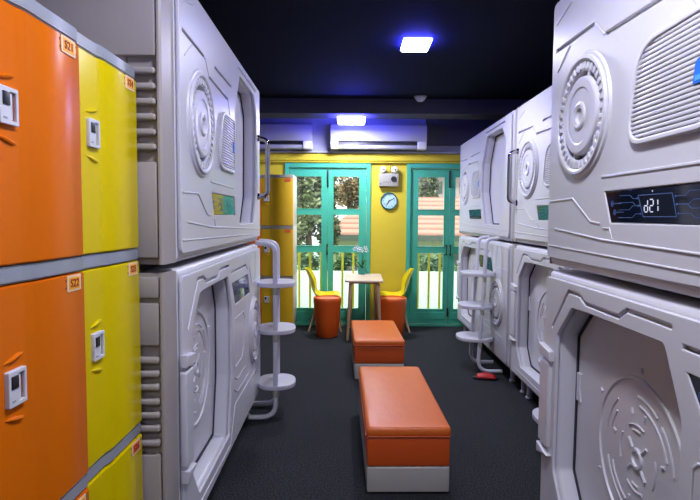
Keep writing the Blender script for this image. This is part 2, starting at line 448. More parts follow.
def screen_part(root, poly, box_uv=None, digits=False, circuits=True):
    sc = plate('screen', poly, (), .006, .0015, .004, SCREEN, root)
    if circuits:
        (u0, v0), (u1, v1) = (min(p[0] for p in poly), min(p[1] for p in poly)), (max(p[0] for p in poly), max(p[1] for p in poly))
        w = .0016; h = v1-v0; bm = bmesh.new()
        bl, br = box_uv if box_uv else (u0+.38*(u1-u0), u0+.66*(u1-u0))
        sl = .035
        fr = [(bl, v1-.02), (br, v1-.02), (br+sl*.7, v0+.02), (bl+sl, v0+.02)]
        for i in range(4):
            add_plate(bm, strip([fr[i], fr[(i+1) % 4]], .0024), (), t=.001, bev=.0002, d0=.0028)
        for f, (ofs, st) in enumerate(((.84, .10), (.62, -.07), (.40, .08), (.16, -.09))):
            v = v0+h*ofs; vi = v+(-.012 if f < 2 else .012)
            e = .07+.02*(f % 2)
            x_in_l = bl-.01+sl*(1-ofs)
            add_plate(bm, strip([(u0+.10, v), (u0+.10+e, v), (u0+.12+e, vi), (x_in_l, vi)], w), (), t=.001, bev=.0002, d0=.0028)
            x_in_r = br+.012+sl*.7*(1-ofs)
            add_plate(bm, strip([(x_in_r, vi), (x_in_r+e*.6, vi), (x_in_r+.02+e*.6, v), (u1-.07, v)], w), (), t=.001, bev=.0002, d0=.0028)
            for xx in (x_in_l, x_in_r): add_plate(bm, circle2(xx, vi, .0032, 10), (), t=.001, bev=.0002, d0=.0026)
        # small fan and lock pictograms at the left
        for cc in ((u0+.055, v1-.042), (u0+.075, v0+.035)):
            ring = circle2(cc[0], cc[1], .009, 16)
            add_plate(bm, ring, [circle2(cc[0], cc[1], .0068, 16)], t=.001, bev=.0001, d0=.0028)
            add_plate(bm, circle2(cc[0], cc[1], .003, 8), (), t=.001, bev=.0001, d0=.0028)
            add_plate(bm, strip([(cc[0]+.014, cc[1]), (cc[0]+.06, cc[1])], .002), (), t=.001, bev=.0001, d0=.0028)
        obj('circuit_print', bm, LCDB, sc, 0)
    if digits:
        segs = {'a': ((0, 2), (1, 2)), 'b': ((1, 2), (1, 1)), 'c': ((1, 1), (1, 0)), 'd': ((0, 0), (1, 0)), 'e': ((0, 1), (0, 0)), 'f': ((0, 2), (0, 1)), 'g': ((0, 1), (1, 1))}
        chars = ['bcdeg', 'abged', 'bc']
        cw = .024; ch = .0185; x = bl+.040
        for n_, chs in enumerate(chars):
            bm = bmesh.new()
            for s_ in chs:
                (ax, ay), (bx_, by) = segs[s_]
                A = Vector((x+ax*cw*.8-ay*.002, v0+.0345+ay*ch)); B = Vector((x+bx_*cw*.8-by*.002, v0+.0345+by*ch)); d = (B-A)*.14
                add_plate(bm, strip([tuple(A+d), tuple(B-d)], .0032), (), t=.001, bev=.0002, d0=.0026)
            x += cw*(1.28 if n_ == 0 else 1.0)
            obj('digit', bm, LCD, sc, 0)
        bm = bmesh.new()
        add_plate(bm, circle2((bl+br)/2-.01, v1-.010, .0022, 8), (), t=.001, bev=.0002, d0=.0026)
        obj('indicator_dot', bm, LCD, sc, 0)
    return sc
def vent_part(root):
    out = fillet([(.70, 1.745), (1.115, 1.745), (1.115, 2.065), (.75, 2.06)], [.10, .05, .05, .12], 8)
    inn = inset(out, .020)
    bm = bmesh.new()
    add_plate(bm, out, [inn], t=.022, bev=.006, d0=-.014)
    # slats clipped to the inner outline
    def span(v):
        xs = []
        for i in range(len(inn)):
            a, b = inn[i-1], inn[i]
            if (a[1]-v)*(b[1]-v) < 0: xs.append(a[0]+(b[0]-a[0])*(v-a[1])/(b[1]-a[1]))
        return (min(xs), max(xs)) if len(xs) >= 2 else None
    n = 20
    for k in range(n):
        v = 1.774+k*(2.040-1.774)/(n-1); s = span(v)
        if not s: continue
        x0, x1 = s[0]-.004, s[1]+.004
        for (za, zb) in ((v-.0052, v+.0052),):
            box(bm, x0, x1, -.010, .002, za, zb, .003, 2)
    g = obj('vent_grille', bm, POD, root, 35)
    plate('vent_back', inset(out, .005), (), .002, .0005, -.004, VENTSHADE, g)
    st = plate('sticker', fillet([(1.045, 1.865), (1.105, 1.865), (1.108, 1.93), (1.055, 1.93)], [.004, .012, .004, .02]), (), .002, .0006, -.0135, BLUE, g)
    plate('sticker_band', [(1.055, 1.872), (1.100, 1.872), (1.100, 1.886), (1.055, 1.886)], (), .001, .0002, -.0145, BLUE2, st)
    return g
VENTSHADE = mat('vent_shadow_grey', (.22, .22, .27), .6)  # grey backing sheet painting the shade between the vent slats
def handle_part(root, u):
    bm = bmesh.new()
    tube(bm, arc_path([(u, .0, 2.09), (u, -.072, 2.075), (u, -.072, 1.665), (u, .0, 1.65)], .05, 8), .0165, 14)
    for z in (2.09, 1.65):
        lathe(bm, [(0, .012), (.022, .012), (.026, .003), (.026, -.002), (0, -.002)], 20, 'Y', (u, 0, z))
    h = obj('grab_handle', bm, CHROME, root); h['label'] = 'chrome grab handle'
    return h
def emblem_mesh(bm, cu, cv, R, d):
    """raised circular emblem: ring, broken arcs, hub with spokes; front at y=d"""
    k = R/.275
    def ring(r, w, h):
        prof = [(r-w, -.001), (r-w*.6, h), (r+w*.6, h), (r+w, -.001)]
        lathe(bm, prof, 64, 'Y', (cu, d, cv))
    ring(.275*k, .009, .007)
    ring(.030*k, .008, .008)
    def arc(r, a0, a1, rad=.0048):
        n = max(3, int((a1-a0)/8)); pts = []
        for j in range(n+1):
            a = math.radians(a0+(a1-a0)*j/n); pts.append((cu+r*k*math.cos(a), d, cv+r*k*math.sin(a)))
        tube(bm, pts, rad, 6)
    for r, a0, a1 in ((.215, 58, 92), (.215, 10, 50), (.185, 20, 88), (.215, 130, 172), (.185, 140, 165), (.215, 200, 265), (.185, 205, 250), (.215, 290, 345), (.185, 280, 330),
                      (.115, 70, 120), (.115, 150, 200), (.115, 240, 290), (.115, 330, 380), (.095, 80, 110), (.095, 255, 280)):
        arc(r, a0, a1)
    for a in (45, 135, 225, 315):
        ca, sa = math.cos(math.radians(a)), math.sin(math.radians(a))
        tube(bm, [(cu+.042*k*ca, d, cv+.042*k*sa), (cu+.08*k*ca, d, cv+.08*k*sa)], .0065, 6)
    for a in (15, 75, 105, 165, 255, 285):
        ca, sa = math.cos(math.radians(a)), math.sin(math.radians(a))
        tube(bm, [(cu+.150*k*ca, d, cv+.150*k*sa), (cu+.170*k*ca, d, cv+.170*k*sa)], .006, 6)
    for a in (30, 88, 150, 210, 330):
        ca, sa = math.cos(math.radians(a)), math.sin(math.radians(a))
        tube(bm, [(cu+.300*k*ca, d, cv+.300*k*sa), (cu+.318*k*ca, d, cv+.318*k*sa)], .006, 6)

Z0L, Z1L, Z0U, Z1U = .15, 1.29, 1.31, 2.485
UP_OPEN = fillet([(1.32, 1.45), (1.87, 1.45), (2.02, 1.66), (2.04, 2.24), (1.90, 2.375), (1.35, 2.375), (1.165, 2.10), (1.145, 1.80)], .018, 3)
LO_OPEN = fillet([(.26, .28), (.955, .28), (1.04, .60), (1.04, .98), (.945, 1.168), (.465, 1.165), (.30, 1.160), (.155, 1.02), (.148, .42)], .015, 3)
UP_SCREEN = [(.60, 1.507), (1.185, 1.507), (1.145, 1.613), (.55, 1.613)]
LO_SCREEN = [(1.155, .985), (1.70, .985), (1.62, 1.115), (1.055, 1.115)]
def upper_pod(loc, rz, label, c=.13, su=1., sz=1., handle=None, digits=False, L=2.2):
    t = thing('sleeping_pod', label, 'capsule pod', (loc[0], loc[1], loc[2]), rz)
    z0, z1 = 0, Z1U-Z0U
    root = t; t.scale = (su, 1, sz)
    # everything is written in room heights, then dropped by Z0U
    grp_start = set(COL.objects)
    pod_shell(root, c, L, Z0U, Z1U, UP_OPEN,
        [[(.05, 2.245), (.43, 2.236)], [(.51, 2.168), (.97, 2.15), (1.02, 2.07)], [(.64, 2.245), (1.08, 2.243)], [(1.30, 2.415), (2.0, 2.415)]],
        [circle2(.343, 1.915, .168, 48), inset(UP_SCREEN, -.002)],
        [([(.43, 2.236), (.51, 2.168)], .012), ([(.035, 1.595), (.28, 1.60), (.45, 1.508), (.53, 1.503)], .010), ([(.10, 1.475), (.55, 1.445), (2.12, 1.405)], .010),
         ([(.55, 1.487), (.60, 1.487), (.62, 1.448)], .007), ([(.53, 1.668), (1.10, 1.665)], .012), ([(.08, 2.15), (.20, 2.225)], .008),
         ([(.03, 1.40), (1.9, 1.37)], .008), ([(.05, 2.36), (.22, 2.40)], .010)],
        [2.035, 1.978, 1.922, 1.866, 1.81, 1.755], [(2.09, 2.455), (1.34, 1.70)])
    wheel_part(root, .343, 1.915, .242)
    vent_part(root)
    screen_part(root, UP_SCREEN, (.77, .95), digits)
    bm = bmesh.new(); add_plate(bm, inset(UP_OPEN, .012), (), t=.022, bev=.003, d0=.096)
    obj('sliding_door', bm, POD, root, 35)
    if handle is not None: handle_part(root, handle)
    for o in set(COL.objects)-grp_start:
        if o.parent == root: o.location.z -= Z0U
    return t
def lower_pod(loc, rz, label, c=.13, su=1., sz=1., L=2.2, emblem_c=(.655, .70)):
    t = thing('sleeping_pod', label, 'capsule pod', loc, rz); root = t; t.scale = (su, 1, sz)
    pod_shell(root, c, L, Z0L, Z1L, LO_OPEN,
        [[(.095, 1.04), (.265, 1.222), (.37, 1.222), (.425, 1.197), (.68, 1.195), (.735, 1.226), (.98, 1.222)], [(1.03, 1.18), (1.55, 1.18), (1.61, 1.145)]],
        [circle2(1.86, .70, .162, 48), inset(LO_SCREEN, -.002)],
        [([(1.12, .90), (1.42, .90), (1.46, .86), (1.42, .68), (1.36, .62), (1.12, .62), (1.10, .66), (1.10, .88), (1.12, .90)], .010),
         ([(1.09, .575), (1.20, .53), (1.52, .53)], .014), ([(1.09, .50), (1.20, .455), (1.62, .455)], .014), ([(.98, .215), (1.12, .40), (2.05, .40)], .012),
         ([(.12, .235), (.98, .215)], .012), ([(1.66, 1.16), (1.78, 1.04), (2.15, 1.04)], .010)],
        [.965, .915, .865, .81, .76, .71, .655], [(1.02, 1.175), (1.195, 1.27), (.19, .61)])
    # raised bumper bar with wedge ends on the left jamb
    bm = bmesh.new()
    add_plate(bm, fillet([(.0, .50), (.115, .50), (.115, .885), (.0, .885)], .012), (), t=.03, bev=.01, d0=-.016)
    for zc, s in ((.925, 1), (.46, -1)):
        add_plate(bm, [(.0, zc-.02), (.13, zc-.02*s-.01), (.13, zc+.012), (.0, zc+.028)], (), t=.034, bev=.006, d0=-.022)
    obj('bumper', bm, POD, root, 35)
    wheel_part(root, 1.86, .70, .235)
    screen_part(root, LO_SCREEN)
    bm = bmesh.new(); add_plate(bm, inset(LO_OPEN, .012), (), t=.022, bev=.003, d0=.096)
    emblem_mesh(bm, emblem_c[0], emblem_c[1], .275, .096)
    add_plate(bm, [(.165, .86), (.205, .86), (.19, .80), (.205, .74), (.165, .74)], (), t=.012, bev=.003, d0=.088)
    obj('sliding_door', bm, POD, root, 35)
    for u, d in ((.07, .10), (.22, .10), (L-.10, .10), (.10, DEP-.12), (L-.12, DEP-.12)):
        bm = bmesh.new(); lathe(bm, [(0, 0), (.032, 0), (.034, .01), (.024, .02), (.024, Z0L+.01), (0, Z0L+.01)], 16)
        for v in bm.verts: v.co += Vector((u, d, 0))
        obj('foot', bm, LADD, root)
    return t
# left stack (seen close, turned by one degree)
LR = PI/2+math.radians(1.0)
lx, ly = -.667, 2.10
lower_pod((lx, ly, 0), LR, 'lower white capsule pod of the left stack, grab steps at its far end', su=.918, sz=1.017, emblem_c=(.60, .75))
upper_pod((lx, ly, 1.335), LR, 'upper white capsule pod of the left stack, round wheel and chrome handle', su=.918, sz=.975, handle=2.09)
# right side
RR = -PI/2
lower_pod((.885, 2.46, 0), RR, 'nearest lower white capsule pod on the right with circular emblem in its doorway', c=.03)
upper_pod((.885, 2.46, Z0U), RR, 'nearest upper white capsule pod on the right showing d21 on its screen', c=.03, digits=True)
lower_pod((1.41, 4.71, 0), RR, 'lower white capsule pod in middle of right side, half hidden by nearest pod')
upper_pod((1.41, 4.71, Z0U), RR, 'upper white capsule pod in middle of right side, chrome handle beside its wheel', handle=.06)
lower_pod((1.41, 7.14, 0), RR, 'farthest lower white capsule pod on the right, behind the ladder', su=1.035)
upper_pod((1.41, 7.14, Z0U), RR, 'farthest upper white capsule pod on the right, next to the green door', su=1.035)

# ------------------------------------------------------------------ ladders
def ladder(loc, rz, label, steps=(1.02, .675, .265), lean=0.0, gap=.30, reach=.27, r=.0185):
    """local: X along pod face, -Y towards the aisle; posts at y=-.15"""
    t = thing('pod_ladder', label, 'ladder', loc, rz)
    for x in (0, gap):
        bm = bmesh.new()
        yo = -.145
        pts = arc_path([(x, -.001, 1.327), (x, yo+lean*.5, 1.317), (x, yo-lean*.5, .028), (x, .06, .028)], .115, 9)
        # only the first and last corners are rounded
        tube(bm, pts, r, 14)
        obj('post', bm, LADD, t)
    for z in steps:
        bm = bmesh.new()
        yo = -lean*(.66-z)/1.3
        oval = []
        y0, y1 = -reach+yo, .0
        rr = (y1-y0)/2; n = 14
        xa, xb = -.02, gap+.02
        cx_, cy_ = (xa+xb)/2, (y0+y1)/2; ha, hb = (xb-xa)/2, (y1-y0)/2
        poly = []
        for q in range(48):
            a = 2*PI*q/48; ca, sa = math.cos(a), math.sin(a)
            poly.append((cx_+ha*math.copysign(abs(ca)**.8, ca), cy_+hb*math.copysign(abs(sa)**.8, sa)))
        add_plate(bm, poly, (), t=.034, bev=.006, d0=0)
        for v in bm.verts: v.co = Vector((v.co.x, v.co.z, z-v.co.y))
        bmesh.ops.recalc_face_normals(bm, faces=bm.faces)
        obj('step', bm, LADD, t)
        for x in (0, gap):
            bm = bmesh.new(); lathe(bm, [(r, z-.085), (.021, z-.085), (.021, z-.034), (r, z-.034)], 14, 'Z', (x, -.145+yo, 0))
            obj('clamp', bm, GREYP, t)
    return t
ladder((-.705, 3.93, 0), LR+math.radians(4), 'white ladder with three oval steps at the far end of the left pods', steps=(1.03, .68, .265), reach=.29)
ladder((1.41, 5.53, 0), RR, 'white ladder with three steps leaning on the farthest right pods', steps=(.985, .665, .345), lean=.06, reach=.34, gap=.34)
ladder((1.41, 3.30, 0), RR, 'white ladder mostly hidden behind the nearest right pod, one step tip showing', steps=(.985, .665, .345), lean=.12, reach=.285)

# ------------------------------------------------------------------ lockers
LW, LH = .395, .632
def locker(loc, rz, label, dm, frame=LGREY, text=None, H=LH, group=None, side=LBEIGE, depth=.5, tagm=TAGY, ftag=False, LW=LW):
    t = thing('locker', label, 'locker', loc, rz, group)
    bm = bmesh.new()
    box(bm, 0, LW, .03, depth, 0, H, .003)
    obj('cabinet', bm, side, t)
    def prof(o): return [(0+.002, .009+o), (.110, .008+o), (.120, .006+o), (.134, .002+o), (.140, o), (.1415, .0015+o), (.1435, .0015+o), (.145, o), (LW-.012, o), (LW-.002, .008+o)]
    def slab(z0, z1, o, m, name):
        bm = bmesh.new(); p = prof(o); prism(bm, [(x, y) for x, y in p]+[(LW-.002, .03), (.002, .03)][::1], z0, z1)
        bmesh.ops.recalc_face_normals(bm, faces=bm.faces)
        es = [e for e in bm.edges if abs(e.verts[0].co.z-e.verts[1].co.z) < 1e-6 and min(e.verts[0].co.y, e.verts[1].co.y) < .025]
        bmesh.ops.bevel(bm, geom=es, offset=.004, segments=2, affect='EDGES')
        return obj(name, bm, m, t, 50)
    slab(H-.040, H, .004, frame, 'frame_rail')
    d = slab(.003, H-.044, 0, dm, 'door')
    # recessed-looking brows around the lock
    for zc, s in ((.425, 1), (.300, -1)):
        bm = bmesh.new()
        tube(bm, [(.030, .010, zc-.010), (.06, .007, zc-.010+.006*s), (.088, .008, zc-.010+.012*s), (.108, .010, zc-.010+.014*s)], .006, 8, radii=[.001, .006, .006, .001])
        obj('door_brow', bm, dm, d)
    u0, u1, z0, z1 = .036, .102, .315, .398
    bm = bmesh.new()
    add_plate(bm, fillet([(u0, z0), (u1, z0), (u1, z1), (u0, z1)], .004), [[(u1-.030, z0+.010), (u1-.008, z0+.010), (u1-.008, z1-.010), (u1-.030, z1-.010)]], t=.014, bev=.002, d0=-.002)
    box(bm, u1-.026, u1-.018, .002, .009, z0+.012, z1-.012)
    lp = obj('lock_plate', bm, PLATE, d)
    bm = bmesh.new(); box(bm, u0+.008, u0+.032, -.0045, .002, z0+.042, z1-.012, .001); obj('keypad', bm, BLACK, lp)
    bm = bmesh.new(); box(bm, u0+.010, u0+.022, -.003, .0, z0+.012, z0+.016, 0); obj('label_strip', bm, LGREY, lp)
    # number tag
    tw, th, tx, tz = .072, .044, LW-.105, H-.090
    tg = plate('number_tag', fillet([(tx, tz), (tx+tw, tz), (tx+tw, tz+th), (tx, tz+th)], .003), (), .003, .0008, -.0025, TAGW if not ftag else TAGR, d)
    if not ftag:
        plate('tag_field', [(tx+.008, tz+.006), (tx+tw-.008, tz+.006), (tx+tw-.008, tz+th-.006), (tx+.008, tz+th-.006)], (), .001, .0002, -.0032, tagm, tg)
    if text:
        me = text_mesh(text, .030); o = link_mesh('tag_number', me, TAGT, tg, 0); o.location = (tx+tw/2, -.0040, tz+th/2)
    for xx in ((tx-.004, tx+tw+.004) if not ftag else ()):
        for zz in (tz+.012, tz+th-.012):
            bm = bmesh.new(); lathe(bm, [(0, .002), (.0018, .002), (.002, 0)], 8, 'Y', (xx, 0, zz)); obj('rivet', bm, BLACK, tg)
    return t
LB = .139
rows = ['bottom', 'middle', 'top']
names_o = {0: 'bottom orange locker near the camera, its tag cut off by the photo edge', 1: 'middle orange locker near the camera with tag S22', 2: 'top orange locker near the camera with tag S21'}
names_y = {0: 'bottom yellow locker beside the left pods, lowest of the near yellow column', 1: 'middle yellow locker beside the left pods with tag S25', 2: 'top yellow locker beside the left pods with tag S24'}
for k in range(3):
    locker((-.76, 1.138, LB+LH*k), PI/2, names_o[k], LORANGE, text='S%d' % (23-k), tagm=TAGY)
    locker((-.76, 1.535, LB+LH*k), PI/2, names_y[k], LYELLOW, text='S%d' % (26-k), tagm=TAGY if k else TAGR)
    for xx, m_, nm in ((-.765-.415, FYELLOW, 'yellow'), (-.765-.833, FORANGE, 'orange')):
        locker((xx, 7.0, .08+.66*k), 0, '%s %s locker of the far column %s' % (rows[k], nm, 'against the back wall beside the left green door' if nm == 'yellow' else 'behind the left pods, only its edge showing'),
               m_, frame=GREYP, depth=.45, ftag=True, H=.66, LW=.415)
for x0, x1, y0, y1, nm in ((-1.24, -.79, 1.155, 1.94, 'near lockers'), (-1.595, -.77, 7.04, 7.44, 'far lockers')):
    bm = bmesh.new(); box(bm, x0, x1, y0, y1, 0, .138 if nm[0] == 'n' else .079, .004)
    tag(obj('locker_plinth', bm, LGREY), 'grey plinth under the %s' % ('orange and yellow lockers near the camera' if nm[0] == 'n' else 'far lockers by the back wall'), 'plinth')

# ------------------------------------------------------------------ benches
def bench(x, y0, L, W, rz, label):
    t = thing('storage_bench', label, 'bench', (x, y0, 0), rz)
    def soft(z0, z1, ox, bev, nx, ny, puff, name, m, parent, amp=0):
        bm = bmesh.new(); box(bm, -W/2-ox, W/2+ox, -ox, L+ox, z0, z1, bev, 4)
        bmesh.ops.subdivide_edges(bm, edges=[e for e in bm.edges if e.calc_length() > .25], cuts=7, use_grid_fill=True)
        for v in bm.verts:
            fx = max(0, 1-(abs(v.co.x)/(W/2))**2.4); fy = max(0, 1-(abs(v.co.y-L/2)/(L/2))**4)
            if v.co.z > (z0+z1)/2: v.co.z += puff*fx*fy
        return obj(name, bm, m, parent, 60)
    soft(.010, .155, 0, .010, 1, 1, 0, 'plinth', BWHITE, t)
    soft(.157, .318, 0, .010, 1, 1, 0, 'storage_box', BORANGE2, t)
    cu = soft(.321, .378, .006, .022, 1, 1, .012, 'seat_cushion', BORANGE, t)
    bm = bmesh.new()   # piping seam round the lid
    o = W/2+.006
    tube(bm, [(-o+.01, -.006, .328), (o-.01, -.006, .328)], .004, 6); tube(bm, [(-o, .01, .328), (-o, L, .328)], .004, 6); tube(bm, [(o, .01, .328), (o, L, .328)], .004, 6)
    obj('piping', bm, BORANGE2, cu)
    for xx in (-W/2+.05, W/2-.05):
        for yy in (.05, L-.05):
            bm = bmesh.new(); lathe(bm, [(0, 0), (.022, 0), (.026, .011), (0, .011)], 16)
            for v in bm.verts: v.co += Vector((xx, yy, 0))
            obj('foot', bm, BENCHFOOT, t)
    return t
bench(.318, 2.88, 1.21, .455, math.radians(1.3), 'long orange padded storage bench with grey base, nearest in the aisle')
bench(.262, 4.96, .98, .465, math.radians(1.6), 'shorter orange padded storage bench, second along the aisle')

# ------------------------------------------------------------------ table with plant
t = thing('side_table', 'narrow pale wooden table with splayed legs between the two yellow chairs', 'table', (.155, 6.95, 0))
bm = bmesh.new()
top = fillet([(-.238, -.41), (.232, -.42), (.245, .42), (-.245, .42)], .05, 6)
add_plate(bm, top, (), t=.026, bev=.008, d0=0)
for v in bm.verts: v.co = Vector((v.co.x, v.co.z, .748-v.co.y))
bmesh.ops.recalc_face_normals(bm, faces=bm.faces)
obj('table_top', bm, WOODT, t)
bm = bmesh.new(); box(bm, -.17, .17, -.34, .34, .700, .7218, .005); obj('apron', bm, WOOD, t)
for sx in (-1, 1):
    for sy in (-1, 1):
        bm = bmesh.new(); tube(bm, [(sx*.165, sy*.345, .708), (sx*(.205 if sy < 0 else .17), sy*.385, .002)], .02, 14, radii=[.026, .016]); obj('leg', bm, WOOD, t)
t = thing('potted_orchid', 'small teal pot with green leaves and white flowers at the back of the wooden table', 'potted plant', (.135, 7.27, .748))
bm = bmesh.new(); lathe(bm, [(0, 0), (.048, 0), (.056, .03), (.060, .095), (.052, .098), (.050, .08), (0, .08)], 28); obj('pot', bm, POT, t)
bm = bmesh.new()
for a, l, h in ((.2, .13, .06), (1.3, .10, .10), (2.5, .14, .05), (3.6, .11, .09), (4.7, .12, .05), (5.6, .09, .11)):
    L_ = []; R_ = []
    for j in range(7):
        s = j/6; x = l*s; z = .085+h*math.sin(s*2.2); w = .018*math.sin(PI*min(1, s*.93+.07))
        d = Vector((math.cos(a), math.sin(a), 0)); n = Vector((-math.sin(a), math.cos(a), 0))
        L_.append(bm.verts.new(d*x+n*w+Vector((0, 0, z)))); R_.append(bm.verts.new(d*x-n*w+Vector((0, 0, z))))
    for j in range(6): bm.faces.new((L_[j], R_[j], R_[j+1], L_[j+1]))
o = obj('leaves', bm, LEAF, t); s_ = o.modifiers.new('s', 'SOLIDIFY'); s_.thickness = .002
bm = bmesh.new(); stems = [arc_path([(0, 0, .08), (.01, 0, .28), (-.06, 0, .36), (-.10, .0, .34)], .08), arc_path([(.01, .01, .08), (.02, .02, .26), (.04, .02, .35)], .05)]
for s in stems: tube(bm, s, .004, 6)
obj('stem', bm, LEAF, t)
for (x, y, z) in ((-.10, 0, .34), (-.065, -.01, .365), (-.03, 0, .35), (.0, -.01, .32), (.045, .02, .36), (.06, .01, .32), (-.05, 0, .325)):
    bm = bmesh.new()
    for k in range(5):
        a = k*2*PI/5+x*20
        vs = [bm.verts.new((x+r*math.cos(a+da), y-.012+dd, z+r*math.sin(a+da))) for r, da, dd in ((.003, 0, 0), (.020, -.42, -.006), (.032, 0, -.010), (.020, .42, -.006))]
        bm.faces.new(vs)
    o = obj('flower', bm, PETAL, t); s_ = o.modifiers.new('s', 'SOLIDIFY'); s_.thickness = .002

# ------------------------------------------------------------------ shell chairs
def shell_chair(loc, rz, label):
    """faces +X"""
    t = thing('shell_chair', label, 'chair', loc, rz, None)
    P = [(x*.93, z, w) for x, z, w in [(.235, .425, .175), (.215, .447, .195), (.15, .448, .210), (.06, .435, .215), (-.03, .430, .215), (-.10, .445, .212), (-.145, .49, .208), (-.175, .56, .205),
         (-.20, .64, .200), (-.225, .72, .185), (-.255, .79, .150), (-.285, .835, .085)]]
    bm = bmesh.new(); grid = []
    for i, (x, z, w) in enumerate(P):
        back = min(1, max(0, (z-.45)/.15)) if x < -.05 else 0
        row = []
        for j in range(13):
            s = (j-6)/6; c = abs(s)**2.2
            lift = .055*c*(1-back)*(1 if i > 0 else .3); fwd = .075*c*back*(1-.4*max(0, (z-.7)/.15))
            row.append(bm.verts.new((x+fwd, w*s, z+lift)))
        grid.append(row)
    for a, b in zip(grid[:-1], grid[1:]):
        for j in range(12): bm.faces.new((a[j], a[j+1], b[j+1], b[j]))
    o = obj('seat_shell', bm, CYELLOW, t, 80)
    m = o.modifiers.new('sol', 'SOLIDIFY'); m.thickness = .007; m = o.modifiers.new('sub', 'SUBSURF'); m.levels = 1; m.render_levels = 1
    bm = bmesh.new()
    for sx in (-1, 1):
        for sy in (-1, 1): tube(bm, [(.02+sx*.05, sy*.06, .425), (.02+sx*.13, sy*.12, .36)], .006, 8)
    for a, b in (((-.11, -.12), (.15, .12)), ((-.11, .12), (.15, -.12))): tube(bm, [(a[0], a[1], .34), (b[0], b[1], .26)], .005, 6)
    obj('wire_brace', bm, BLACK, t)
    for sx in (-1, 1):
        for sy in (-1, 1):
            bm = bmesh.new(); tube(bm, [(.02+sx*.10, sy*.095, .405), (.02+sx*.215, sy*.19, .003)], .014, 12, radii=[.016, .011]); obj('leg', bm, WOOD, t)
    return t
shell_chair((-.37, 7.25, 0), 0, 'yellow shell chair with wooden legs on the left of the wooden table')
shell_chair((.575, 7.25, 0), PI, 'yellow shell chair with wooden legs on the right of the wooden table')

# ------------------------------------------------------------------ stools
def stool(loc, label, k=1.0, taper=.135, rz=0):
    t = thing('barrel_stool', label, 'stool', loc, rz)
    bm = bmesh.new(); rb = taper*k; rt = .178*k
    n = 36; rings = []
    prof = [(rb-.01, 0), (rb, .012), (rb+(rt-rb)*.5, .22), (rt-.004, .42), (rt, .455), (rt, .495), (rt-.006, .502), (rt-.018, .498), (rt-.022, .480)]
    for r, z in prof:
        ring = []
        for j in range(n):
            a = 2*PI*j/n; tw = z*.9; q = r*(1+.035*math.cos(4*(a+tw)))
            ring.append(bm.verts.new((q*math.cos(a), q*math.sin(a), z)))
        rings.append(ring)
    bm.faces.new(rings[0][::-1])
    for a, b in zip(rings[:-1], rings[1:]):
        for j in range(n): bm.faces.new((a[j], a[(j+1) % n], b[(j+1) % n], b[j]))
    obj('stool_body', bm, STOOL, t, 50)
    bm = bmesh.new(); lathe(bm, [(0, .470), (rt-.022, .470), (rt-.022, .484), (rt-.04, .490), (0, .490)], 36); obj('stool_lid', bm, STOOLT, t)
    return t
stool((-.31, 6.82, 0), 'orange barrel stool in front of the left yellow chair')
stool((.515, 6.83, 0), 'orange barrel stool in front of the right yellow chair, beside the table leg', 1.0, .155, .5)

# ------------------------------------------------------------------ clock, emergency light
t = thing('wall_clock', 'round wall clock with pale blue face and dark green rim on the yellow wall', 'clock', (.507, YB, 1.744))
bm = bmesh.new(); lathe(bm, [(.100, .018), (.104, .032), (.112, .034), (.119, .024), (.119, 0), (0, 0)], 48, 'Y'); bmesh.ops.recalc_face_normals(bm, faces=bm.faces); obj('rim', bm, CLKR, t)
bm = bmesh.new(); lathe(bm, [(0, .018), (.103, .018), (.103, .001), (0, .001)], 48, 'Y'); bmesh.ops.recalc_face_normals(bm, faces=bm.faces); obj('clock_face', bm, CLKF, t)
for k in range(12):
    me = text_mesh(str(k if k else 12), .030); o = link_mesh('numeral', me, CLKR, t, 0); a = PI/2-k*PI/6
    o.location = (.078*math.cos(a), -.0195, .078*math.sin(a))
for nm, a, l, w in (('minute_hand', math.radians(28), .085, .009), ('hour_hand', math.radians(238), .060, .011)):
    bm = bmesh.new(); ca, sa = math.cos(a), math.sin(a)
    add_plate(bm, strip([(-.012*ca, -.012*sa), (l*ca, l*sa)], w), (), t=.002, bev=.0004, d0=-.024); obj(nm, bm, BLACK, t)
bm = bmesh.new(); lathe(bm, [(0, .027), (.007, .026), (.007, .018)], 16, 'Y'); obj('pivot', bm, BLACK, t)
t = thing('emergency_light', 'grey twin-lamp emergency light box above the wall clock', 'emergency light', (.497, YB, 2.03))
bm = bmesh.new(); box(bm, -.132, .132, -.075, 0, -.09, .09, .008, 3); obj('battery_box', bm, GREYP, t)
bm = bmesh.new(); lathe(bm, [(0, .080), (.02, .080), (.022, .088), (.036, .088), (.040, .074), (0, .074)], 28, 'Y', (.068, 0, .012)); bmesh.ops.recalc_face_normals(bm, faces=bm.faces); obj('dial', bm, BLACK, t)
bm = bmesh.new()
for k in range(4): box(bm, -.075+k*.03, -.060+k*.03, -.078, -.074, -.04+.012*(k % 2), -.034+.012*(k % 2))
box(bm, -.118, -.104, -.078, -.074, -.062, -.048)
obj('indicator', bm, BLACK, t)
for sx in (-.080, .078):
    bm = bmesh.new(); lathe(bm, [(0, .10), (.030, .098), (.042, .09), (.048, .07), (.040, .04), (.018, .02), (0, .02)], 28, 'Y', (sx, 0, .138)); bmesh.ops.recalc_face_normals(bm, faces=bm.faces)
    lm = obj('lamp_head', bm, LENS, t)
    bm = bmesh.new(); lathe(bm, [(0, .106), (.010, .104), (.012, .098)], 16, 'Y', (sx+.008, 0, .138)); obj('bulb', bm, BLACK, lm)
    bm = bmesh.new(); tube(bm, [(sx*.6, -.04, .088), (sx*.95, -.04, .12)], .008, 8); obj('lamp_arm', bm, GREYP, lm)
bm = bmesh.new(); tube(bm, [(.02, -.03, .088), (.022, -.03, .16), (.035, -.03, .225)], .004, 6); obj('cable', bm, BLACK, t)

